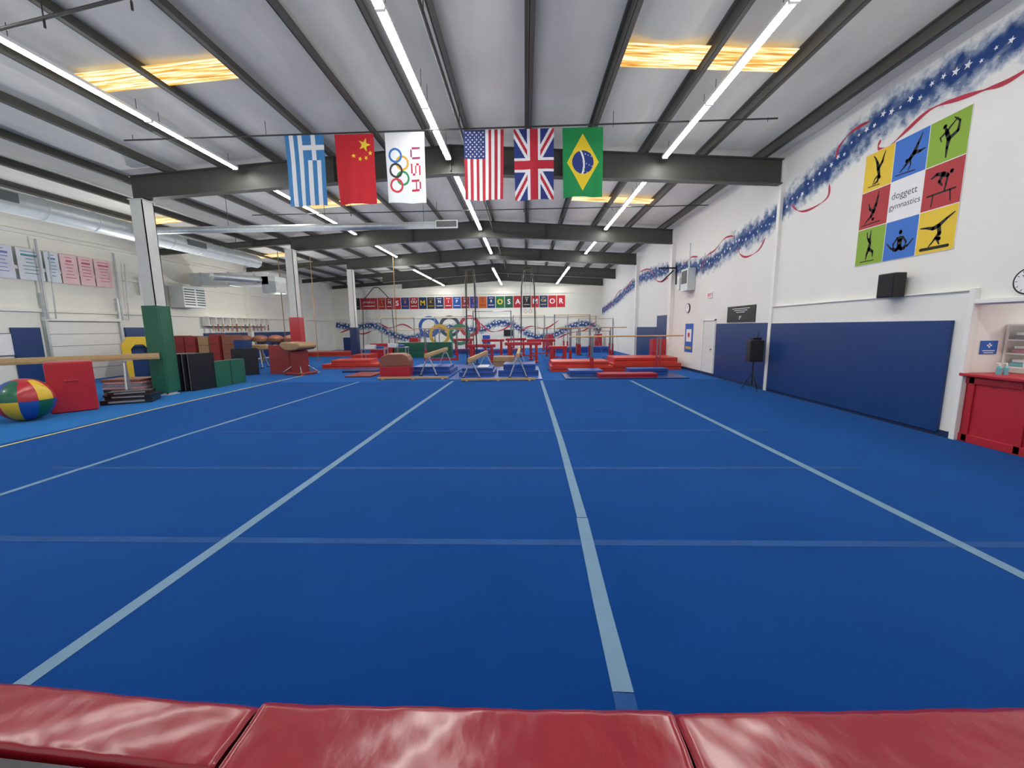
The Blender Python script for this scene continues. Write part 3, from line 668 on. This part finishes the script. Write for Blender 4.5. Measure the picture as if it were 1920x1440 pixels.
for j,(x,z,m) in enumerate(((-8.45,1.95,'ring_blue'),(-6.62,1.98,'ring_black'),(-4.85,1.98,'ring_red'),(-7.55,1.25,'ring_yellow'),(-5.75,1.25,'ring_green'))):
    b.ring((x,z),.80,.28,m,lambda u,v,j=j:(u,YB-.015-j*.003,v))
o=b.obj('rings_emblem'); tag(o,'five large linked coloured rings painted on the wall','mural')
TB=[(660,677,'1d1d1d','c9a03c','P'),(678,710,'b02a35','f0f0f0','SPRINGFIELD'),(711,725,'b3262f','e6b84a','I'),(726,740,'a8242f','f0f0f0','N'),(741,754,'c02531','f4f4f4','S'),(755,770,'23407f','d9742c','B'),(771,787,'a31f2c','f4f4f4','OU'),(788,803,'1d2d55','e8c52c','M'),(804,818,'2a2a2c','c9a03c','K'),(819,835,'1c2c58','f4f4f4','N'),(836,851,'b3262f','f4f4f4','i'),(852,867,'2456a5','f4f4f4','P'),(868,883,'8c2330','f4f4f4','N'),(884,899,'1f3f8c','e87a2c','F'),(900,915,'c4602a','7a1f2c','I'),(916,931,'1f3768','f4f4f4','ii'),(932,948,'1c6a42','e8c52c','O'),(949,964,'1b5240','f4f4f4','S'),(965,981,'b3202f','f4f4f4','A'),(982,997,'1f1f22','d0d0d0','T'),(998,1012,'c02a35','f4f4f4','M'),(1013,1028,'1b3768','e8c52c','Cal'),(1029,1044,'bb2430','e8e8e8','O'),(1045,1060,'c5202f','f4f4f4','R')]
big=set('SMOAR')
for i,(a,c,c1,c2,s_) in enumerate(TB):
    mat('tb'+c1,c1,.7,noise=.03); mat('tc'+c2,c2,.7,noise=.01)
    x0=-15.3+(a-660)*18.8/400; x1=-15.3+(c-660)*18.8/400; w=x1-x0; hh=1.0
    b=B(); b.box((0,0,0),(w,.01,hh),'tb'+c1)
    if len(s_)>3: text(b,s_,.22,FB(0,-.008,.12),'tc'+c2,sx=.85); b.box((0,-.007,-.2),(1.0,.003,.05),'tc'+c2)
    elif s_ in big: text(b,s_,.6,FB(0,-.008,0),'tc'+c2,bold=.014)
    else:
        text(b,s_,.34,FB(0,-.008,.1),'tc'+c2,bold=.008); b.box((0,-.007,-.25),(w*.7,.003,.05),'tc'+c2); b.box((0,-.007,.36),(w*.5,.003,.04),'tc'+c2)
    o=b.obj('team_pennant',loc=((x0+x1)/2,YB-.007,4.02)); tag(o,'small college team banner with bold lettering on the end wall','banner','college banners in a row')
b=B(); b.box((0,0,0),(.9,.06,.55),'plastic_black'); b.box((0,-.033,0),(.84,.005,.49),'metal_dark'); o=b.obj('television',loc=(-1.4,YB-.035,1.35)); tag(o,'small black television screen on the end wall','television')
# ---------------------------------------------------------------- equipment, left side
segc=['vinyl_red','vinyl_yellow','vinyl_blue','vinyl_green']
b=B()
b.sph((0,0,.44),.44,'vinyl_red',n=40,k=24,segm=lambda i,j:('vinyl_red' if j<3 or j>20 else segc[(i//4+(2 if j>=12 else 0))%4]))
o=b.obj('play_ball',loc=(-10.4,7.75,0),rz=.4); tag(o,'large round padded ball with red yellow blue green panels','ball')
e=E('mat_block','tall red vinyl foam block standing on the carpet','mat',(-10.6,8.8,0),rz=math.radians(50))
b=B(); b.box((0,0,.58),(.75,.72,1.15),'vinyl_red'); b.obj('foam_body',e,bevel=.03,seg=3)
b=B(); b.tube([(-.1,-.37,.75),(-.1,-.39,.73),(.1,-.39,.73),(.1,-.37,.75)],.01,'vinyl_red'); b.obj('handle',e)
def beam(loc,rz,L_=5.,z=1.2,leg='metal_white',label='tan suede balance beam on a metal stand',stands=(-.36,.36),group='balance beams',sp=.38):
    e=E('balance_beam',label,'balance beam',loc,rz,group)
    b=B(); b.prism([(-.05,z-.16),(.05,z-.16),(.062,z-.1),(.05,z),(-.05,z),(-.062,z-.1)],-L_/2,L_/2,'suede_tan'); b.obj('beam',e,bevel=.008)
    for s_ in stands:
        y=s_*L_; b=B()
        b.tube([(-sp,y,.03),(-.07,y,z-.24),(.07,y,z-.24),(sp,y,.03)],.024,leg)
        b.cyl((0,y,z-.28),(0,y,z-.16),.04,leg); b.box((0,y,z-.17),(.12,.3,.02),leg)
        for x in(-sp,sp): b.box((x,y,.015),(.1,.14,.03),'plastic_black')
        b.obj('stand',e)
    return e
beam((-12.15,9.05,0),math.atan2(-2,1.6),5.1,1.22,'metal_white','long tan balance beam behind the red foam block')
for i,(dx,dy,z,w,d,h_,r,m) in enumerate(((0,0,0,1.0,.65,.12,.5,'vinyl_black'),(.05,.05,.12,.95,.6,.1,.35,'vinyl_black'),(-.02,.06,.22,.85,.5,.08,.6,'vinyl_black'))):
    b=B(); b.box((0,0,h_/2),(w,d,h_),m); b.box((0,-d/2+.0,h_/2),(w*.7,.012,h_*.4),'vinyl_grey'); o=b.obj('folded_mat',loc=(-10.25+dx,9.8+dy,z),rz=r,bevel=.02); tag(o,'black folded mat lying in a low heap','mat','black folded mats')
for i,m in enumerate(('vinyl_black','vinyl_brown','vinyl_black','vinyl_pink','vinyl_grey','vinyl_pink','vinyl_brown')):
    b=B(); b.box((0,0,.035),(1.0-.03*(i%3),.7,.07),m); o=b.obj('thin_mat',loc=(-11.35+.03*(i%2),10.9,i*.071),rz=.15+.03*(i%3),bevel=.015); tag(o,'thin folded mat in a neat stack','mat','stack of thin mats')
for i in range(6):
    b=B(); b.box((0,0,.57),(.1,.75,1.13),'vinyl_black'); b.box((.0,-.38,.57),(.02,.01,1.1),'vinyl_grey')
    o=b.obj('folding_mat',loc=(-10.82+.155*i,11.75+.03*i,.0),rz=-.25,bevel=.015); tag(o,'black folding mat standing on edge beside column','mat','black mats on edge')
b=B(); b.box((0,0,.42),(.22,1.35,.84),'vinyl_green'); b.box((.115,0,.42),(.01,.012,.84),'vinyl_black'); b.box((0,-.68,.42),(.012,.01,.84),'vinyl_black')
o=b.obj('folding_mat',loc=(-10.0,12.9,0),bevel=.03); tag(o,'green folding mat standing upright beside black mats','mat')
for i,(m,w,h_) in enumerate((('vinyl_grey',.4,1.4),('vinyl_maroon',.55,1.62),('vinyl_maroon',.5,1.6),('vinyl_tan',.5,1.58),('vinyl_maroon',.45,1.66),('vinyl_brown',.6,1.63),('vinyl_navy',.5,1.4))):
    b=B(); b.box((0,0,h_/2),(w-.04,.5,h_),m)
    for k_ in(1,2,3): b.box((0,-.251,h_*k_/4),(w-.06,.004,.012),'vinyl_black')
    o=b.obj('panel_mat',loc=(-15.9+.56*i,17.3+.08*math.sin(i*3),0),bevel=.03); tag(o,'upright folded panel mat in %s vinyl'%m.split('_')[1],'mat','upright panel mats')
e=E('foam_arch','yellow foam tumbling shape with a dark blue opening','mat',(-15.3,15.2,0),rz=.9)
b=B()
q0=[(-.5,0),(-.5,1.3),(-.3,1.62),(.3,1.62),(.5,1.3),(.5,0)]; q1=[(-.25,0),(-.25,1.15),(-.12,1.32),(.12,1.32),(.25,1.15),(.25,0)]
for k_ in range(5): b.prism([q0[k_],q0[k_+1],q1[k_+1],q1[k_]],-.25,.25,'vinyl_yellow')
b.obj('arch_body',e)
b=B(); b.box((0,.1,.62),(.48,.1,1.24),'vinyl_navy'); b.obj('inner_panel',e)
def pommel(loc,rz,label,grp=None):
    e=E('pommel_horse',label,'pommel horse',loc,rz,grp)
    b=B(); b.box((0,0,1.0),(1.6,.35,.26),'suede_tan'); b.obj('body',e,bevel=.07,seg=4)
    for x in(-.25,.25):
        b=B(); b.tube([(x,-.12,1.1),(x,-.1,1.24),(x,.1,1.24),(x,.12,1.1)],.018,'metal_white'); b.obj('pommel',e)
    b=B()
    for x in(-1,1):
        for y in(-1,1): b.tube([(x*.45,y*.1,.9),(x*.6,y*.35,.03)],.03,'metal_white'); b.box((x*.6,y*.35,.015),(.12,.12,.03),'plastic_black')
    b.obj('leg_frame',e); return e
pommel((-13.4,18.9,0),.2,'tan pommel horse on white metal legs near panel mats')
for i in range(4):
    b=B(); b.cyl((0,0,0),(0,0,.35),.22,'vinyl_navy',n=20); b.sph((0,0,.42),.42,'vinyl_brown',sc=(1,1,.55)); b.cyl((0,0,.3),(0,0,.42),.38,'vinyl_tan',r2=.42,n=24)
    o=b.obj('mushroom_trainer',loc=(-16.0+.9*i,22.2,.896)); tag(o,'brown dome mushroom trainer resting on a rack','gymnastics mushroom','mushroom trainers')
e=E('equipment_rack','low wooden rack carrying mushroom trainers','rack',(-14.65,22.2,0))
b=B(); b.box((0,0,.87),(4.0,.8,.05),'vinyl_tan')
for x in(-1.9,-.65,.65,1.9):
    for y in(-.35,.35): b.box((x,y,.425),(.08,.08,.85),'vinyl_tan')
b.obj('rack_frame',e)
e=E('vault_table','maroon vaulting table with curved tan padded top','vaulting table',(-9.25,15.9,0),rz=-.35)
b=B(); b.prism([(-.3,1.0),(-.55,1.14),(-.6,1.26),(-.45,1.33),(-.1,1.32),(.4,1.29),(.55,1.22),(.55,1.1),(.36,1.02),(0,.98)],-.42,.42,'vinyl_tan'); b.obj('padded_top',e,bevel=.05,seg=3)
b=B(); b.box((-.0,0,.5),(.46,.5,.95),'vinyl_maroon'); b.box((0,0,.05),(1.0,.8,.1),'vinyl_maroon'); b.obj('pedestal',e,bevel=.03)
for x in(-1,1):
    for y in(-1,1): b=B(); b.cyl((x*.15,y*.15,.4),(x*.5,y*.4,.1),.025,'metal_chrome'); b.obj('brace',e)
b=B(); b.box((0,0,.6),(.9,.28,1.2),'vinyl_maroon'); b.box((0,-.145,.6),(.8,.01,.012),'vinyl_black'); o=b.obj('folding_mat',loc=(-10.2,16.2,0),rz=-.1,bevel=.04); tag(o,'maroon upright mat next to the vaulting table','mat')
b=B(); b.box((0,0,.55),(.12,.9,1.1),'vinyl_black'); b.box((-.07,0,.6),(.01,.6,.7),'vinyl_grey'); o=b.obj('folding_mat',loc=(-11.4,15.7,0),rz=-.9,bevel=.02); tag(o,'grey and black mat standing on edge','mat')
# ---------------------------------------------------------------- centre and right equipment
def crash(loc,d,m,label,rz=0,grp='crash mats',name='crash_mat',seam=True):
    b=B(); b.box((0,0,d[2]/2),d,m)
    if seam:
        b.box((0,-d[1]/2,d[2]*.5),(d[0]*.98,.012,.02),'vinyl_black'); b.box((0,0,d[2]),(.012,d[1]*.98,.006),'vinyl_black')
    o=b.obj(name,loc=loc,rz=rz,bevel=min(.04,d[2]*.2),seg=3); return tag(o,label,'mat',grp)
crash((-8.0,18.9,0),(3.0,1.6,.2),'vinyl_orange','red crash mat lying flat on the carpet')
crash((-8.2,18.8,.205),(1.8,1.3,.18),'vinyl_orange','red crash mat on top of another mat',rz=.1)
crash((-7.0,17.0,0),(1.4,1.4,.08),'vinyl_navy','thin navy mat lying beside the red block')
e=E('spotting_block','brown and red foam spotting block with rounded top','mat',(-4.9,14.9,0),rz=.12)
b=B(); b.prism([(-.56,0),(.56,0),(.56,.42),(-.56,.42)],-.42,.42,'vinyl_red'); b.obj('base',e,bevel=.02)
b=B(); b.prism([(-.56,.42),(.56,.42),(.56,.62),(.46,.8),(.28,.88),(-.28,.88),(-.46,.8),(-.56,.62)],-.42,.42,'vinyl_brown'); b.obj('rounded_top',e,bevel=.03)
for x0,x1,y in((-5.3,-2.75,13.95),(-2.2,.35,13.4)):
    b=B(); L_=x1-x0; b.box((0,0,.06),(L_,.1,.07),'suede_tan'); 
    for s_ in(-.42,0,.42): b.box((s_*L_,0,.015),(.08,.22,.03),'wood_rail')
    o=b.obj('floor_beam',loc=((x0+x1)/2,y,0),rz=.02,bevel=.006); tag(o,'low tan floor balance beam resting on the carpet','balance beam','low floor beams')
crash((-1.05,15.9,0),(3.3,4.6,.03),'vinyl_blue','wide thin blue mat under two training beams',0,'landing mats',seam=False)
crash((-3.75,16.9,0),(1.9,5.0,.03),'vinyl_blue','wide thin blue mat under a training beam',0,'landing mats',seam=False)
T_=.031
for (x,y,z,w,d,h_,m,r) in((-3.75,16.0,T_,1.7,1.6,.16,'vinyl_blue',0),(-3.7,16.0,T_+.165,1.4,1.3,.12,'vinyl_blue',.03),(-1.8,15.2,T_,1.3,1.5,.16,'vinyl_blue',0),(-.25,15.3,T_,1.5,1.4,.2,'vinyl_blue',.0),(-1.8,15.2,T_+.165,1.15,1.1,.12,'vinyl_blue',.02),(-.2,15.35,T_+.205,1.2,1.2,.2,'vinyl_blue',-.03),(-1.0,18.9,0,1.0,.9,.45,'vinyl_tan',0),(-6.35,15.4,0,1.0,1.5,.05,'vinyl_maroon',0)):
    crash((x,y,z),(w,d,h_),m,'%s landing mat near the balance beams'%m.split('_')[1],r,'landing mats')
b=B(); b.box((0,0,.02),(.4,.9,.04),'vinyl_white'); o=b.obj('landing_mat',loc=(-1.6,15.15,T_+.287),bevel=.01); tag(o,'small white sheet mat on blue mats','mat')
bl='tan training balance beam on grey splayed legs over blue mats'
beam((-3.75,16.9,T_),.04,5.0,.85,'metal_white',bl,(-.42,.4),sp=.3)
beam((-1.85,15.9,T_),-.04,4.6,.74,'metal_white',bl,(-.41,.42),sp=.3)
beam((-.25,15.95,T_),.0,4.4,.88,'metal_white',bl,(-.44,.44),sp=.3)
def redframe(loc,w,h_,rz=0):
    e=E('padded_trainer','red padded beam trainer on sturdy red uprights','balance beam',loc,rz,'red padded trainers')
    b=B(); b.box((0,0,h_-.08),(w,.3,.16),'vinyl_red'); b.obj('padded_top',e,bevel=.03)
    for x in(-1,1):
        b=B(); b.box((x*w*.36,0,(h_-.16)/2),(.14,.3,h_-.16),'metal_red'); b.box((x*w*.36,0,.04),(.2,.9,.08),'metal_red'); b.obj('leg',e,bevel=.01)
    b=B(); b.box((0,0,.35),(w*.7,.06,.06),'metal_red'); b.obj('crossbar',e)
redframe((-2.3,20.9,0),1.5,.95); redframe((-.1,20.6,0),1.9,1.05); redframe((.9,22.3,0),1.6,1.15); redframe((-2.0,25.0,0),1.4,1.1); redframe((1.6,19.3,0),.9,.9,.1); redframe((-.6,26.6,0),1.4,1.1); redframe((-4.2,27.0,0),1.4,1.1)
crash((-6.4,24.9,0),(3.6,.6,.95),'vinyl_green','long green mat standing on its edge')
crash((-9.0,25.0,0),(1.4,1.0,.9),'vinyl_red','red foam block near the green mat')
crash((-9.2,22.4,0),(.9,1.6,.4),'vinyl_orange','red crash mat lying flat on the carpet')
crash((-3.0,28.5,0),(5,1.4,.3),'vinyl_blue','long blue mat at the far end')
crash((-13.6,27.5,0),(3.5,1.8,.3),'vinyl_orange','red crash mat lying near the end wall')
crash((3.7,28.5,0),(4.5,1.4,.4),'vinyl_blue','blue crash mat near the end wall')
crash((2.3,16.7,0),(2.5,1.5,.22),'vinyl_orange','orange-red crash mat in a low stack')
crash((2.25,16.75,.225),(2.3,1.3,.18),'vinyl_orange','orange-red crash mat in a low stack')
crash((5.0,17.2,0),(2.8,1.7,.28),'vinyl_orange','orange-red crash mat in a low stack')
crash((5.0,17.25,.285),(2.6,1.5,.22),'vinyl_orange','orange-red crash mat in a low stack')
crash((3.5,14.3,0),(4.2,1.5,.04),'vinyl_navy','thin navy floor mat under the bars',seam=False)
crash((2.2,14.6,.042),(1.2,.85,.2),'vinyl_blue','folded blue mat on the floor mat')
crash((4.5,14.75,.042),(1.4,.55,.22),'vinyl_blue','folded blue mat on the floor mat')
crash((3.55,13.9,.042),(2.0,.55,.14),'vinyl_red','red folded mat on the floor mat')
def pbars(loc,rz,L_,z,gap,label,grp,leg='metal_chrome'):
    e=E('parallel_bars',label,'parallel bars',loc,rz,grp)
    for y in(-gap/2,gap/2):
        b=B(); b.cyl((-L_/2,y,z),(L_/2,y,z),.024,'wood_rail'); b.obj('rail',e)
    for x in(-L_*.3,L_*.3):
        b=B()
        for y in(-gap/2,gap/2): b.cyl((x,y,.05),(x,y,z-.02),.028,leg); b.cyl((x,y,.05),(x,y,.6),.045,'metal_red')
        b.box((x,0,.04),(.12,gap+.2,.08),'metal_red'); b.obj('upright_frame',e)
    for y in(-gap/2-.1,gap/2+.1):
        b=B(); b.box((0,y,.04),(L_*.6,.08,.07),'metal_red'); b.obj('base_rail',e)
pbars((3.9,15.55,0),.0,4.3,1.42,.38,'wooden parallel bars on steel uprights over mats','parallel bars')
pbars((3.4,20.6,0),.0,3.5,1.75,.5,'wooden parallel bars with red base near the wall','parallel bars')
pbars((-4.8,22.6,0),.1,3.0,1.8,.5,'wooden parallel bars with red base near the wall','parallel bars')
def hbar(loc,rz,w,z,label,grp,z2=None,gap=0,cab=1.2,pole='metal_chrome'):
    e=E('horizontal_bar',label,'gymnastics bars',loc,rz,grp)
    for y,zz in([(0,z)] if z2 is None else [(0,z),(gap,z2)]):
        b=B(); b.cyl((-w/2,y,zz),(w/2,y,zz),.02,'wood_rail' if z2 else 'metal_chrome'); b.obj('bar',e)
        for s_ in(-1,1):
            b=B(); b.cyl((s_*w/2,y,0),(s_*w/2,y,zz+.03),.034,pole); b.cyl((s_*w/2,y,0),(s_*w/2,y,.7),.07,'metal_red'); b.cyl((s_*w/2,y,0),(s_*w/2,y,.03),.16,'metal_dark'); b.obj('upright',e)
    for s_ in(-1,1):
        for t_ in(-1,1): b=B(); b.cyl((s_*w/2,0,z),(s_*(w/2+cab*.3),t_*cab,.02),.006,'metal_chrome',n=6); b.box((s_*(w/2+cab*.3),t_*cab,.015),(.1,.1,.03),'metal_dark'); b.obj('guy_cable',e)
ub='uneven bars with wooden rails on steel uprights'
hbar((-1.9,23.2,0),0,2.2,2.75,'steel horizontal bar held by guy cables','bar frames',cab=.9)
hbar((2.8,23.6,0),.25,2.2,2.5,ub,'bar frames',1.7,1.5)
hbar((4.4,31.0,0),.1,2.2,2.6,ub,'bar frames',1.7,1.5)
hbar((-9.2,28.6,0),.0,2.4,2.6,ub,'bar frames',1.7,1.5,cab=.8)
hbar((.3,30.8,0),.0,2.4,2.7,ub,'bar frames',1.7,1.5)
hbar((-5.8,30.8,0),.0,2.4,2.7,ub,'bar frames',1.7,1.5)
hbar((4.6,26.0,0),.0,2.2,2.3,ub,'bar frames',1.5,.9,cab=.9)
def tower(loc,w,z,label,cab=1.2):
    e=E('ring_tower',label,'rings frame',loc,0,'still rings towers')
    b=B(); 
    for s_ in(-1,1): b.tube([(s_*w/2,0,0),(s_*w/2*.86,0,z*.8),(s_*.2,0,z)],.035,'pipe_dark'); b.cyl((s_*w/2,0,0),(s_*w/2,0,.04),.14,'metal_dark')
    b.cyl((-.2,0,z),(.2,0,z),.035,'pipe_dark')
    for s_ in(-1,1):
        for t_ in(-1,1): b.cyl((s_*.2,0,z),(s_*(w/2+.3),t_*cab,.02),.006,'metal_chrome',n=6)
    b.obj('frame',e)
    for s_ in(-.15,.15):
        b=B(); b.cyl((s_,0,z),(s_,0,2.85),.006,'rope',n=6); b.obj('strap',e)
        b=B(); P=[(s_+.09*math.cos(a*math.pi/8),0,2.76+.09*math.sin(a*math.pi/8)) for a in range(17)]; b.tube(P,.012,'wood_rail',n=6); b.obj('ring',e)
tower((.2,24.2,0),.9,5.3,'tall slender still-rings tower with hanging wooden rings',1.0)
tower((-2.65,19.7,0),.5,4.6,'tall narrow rings tower standing behind the beams',.5)
tower((-11.5,31,0),2.6,5.0,'tall still-rings tower near the end wall')
for (x,y) in((-8.0,20.8),(-7.4,22.6)):
    e=E('storage_table','small grey table holding folded towels and boxes','table',(x,y,0),group='storage tables')
    b=B(); b.box((0,0,.76),(1.3,.6,.04),'vinyl_grey'); b.obj('table_top',e)
    for sx in(-.6,.6):
        for sy in(-.25,.25):
            b=B(); b.cyl((sx,sy,0),(sx,sy,.74),.02,'metal_white'); b.obj('leg',e)
    for bx,bd,bm in(((-.2,0,.88),(.5,.35,.2),'vinyl_white'),((.3,0,.84),(.3,.3,.12),'vinyl_blue')): b=B(); b.box(bx,bd,bm); b.obj('box',e)
for (x,y,m) in((6.2,18.75,'vinyl_red'),(6.1,33.4,'vinyl_red'),(2.0,33,'vinyl_red'),(-13.5,30,'vinyl_navy'),(-3.2,33,'vinyl_blue'),(-7.6,27.1,'vinyl_red')):
    crash((x,y,0),(.6,.5,1.2),m,'%s foam block standing upright'%m.split('_')[1],0,'upright foam blocks','foam_block')
for x,y in((-12.9,21.0),(-12.2,22.9),(-7.7,23.7)):
    b=B(); b.cyl((0,0,.05),(0,0,rz_(x)+.1),.02,'rope',n=8); b.sph((0,0,.05),.05,'rope'); o=b.obj('climbing_rope',loc=(x,y,0)); tag(o,'thin tan climbing rope hanging from the roof','rope','climbing ropes')
# ---------------------------------------------------------------- world + camera
w=bpy.data.worlds.new('World'); scn.world=w; w.use_nodes=True
bg=w.node_tree.nodes['Background']; bg.inputs[0].default_value=(1,.97,.93,1); bg.inputs[1].default_value=.6
f=740.0
rho=math.radians(0.69); th=math.atan(105.7/f); psi=math.atan(25.3/f*math.cos(th))
M=Matrix.Translation((0,0,1.8))@Matrix.Rotation(psi,4,'Z')@Matrix.Rotation(math.pi/2-th,4,'X')@Matrix.Rotation(-rho,4,'Z')
cd=bpy.data.cameras.new('Camera'); cd.sensor_fit='HORIZONTAL'; cd.sensor_width=36; cd.lens=f/1920*36; cd.clip_start=.05; cd.clip_end=200
co=bpy.data.objects.new('Camera',cd); COL.objects.link(co); co.matrix_world=M; scn.camera=co
scn.view_settings.view_transform='Standard'
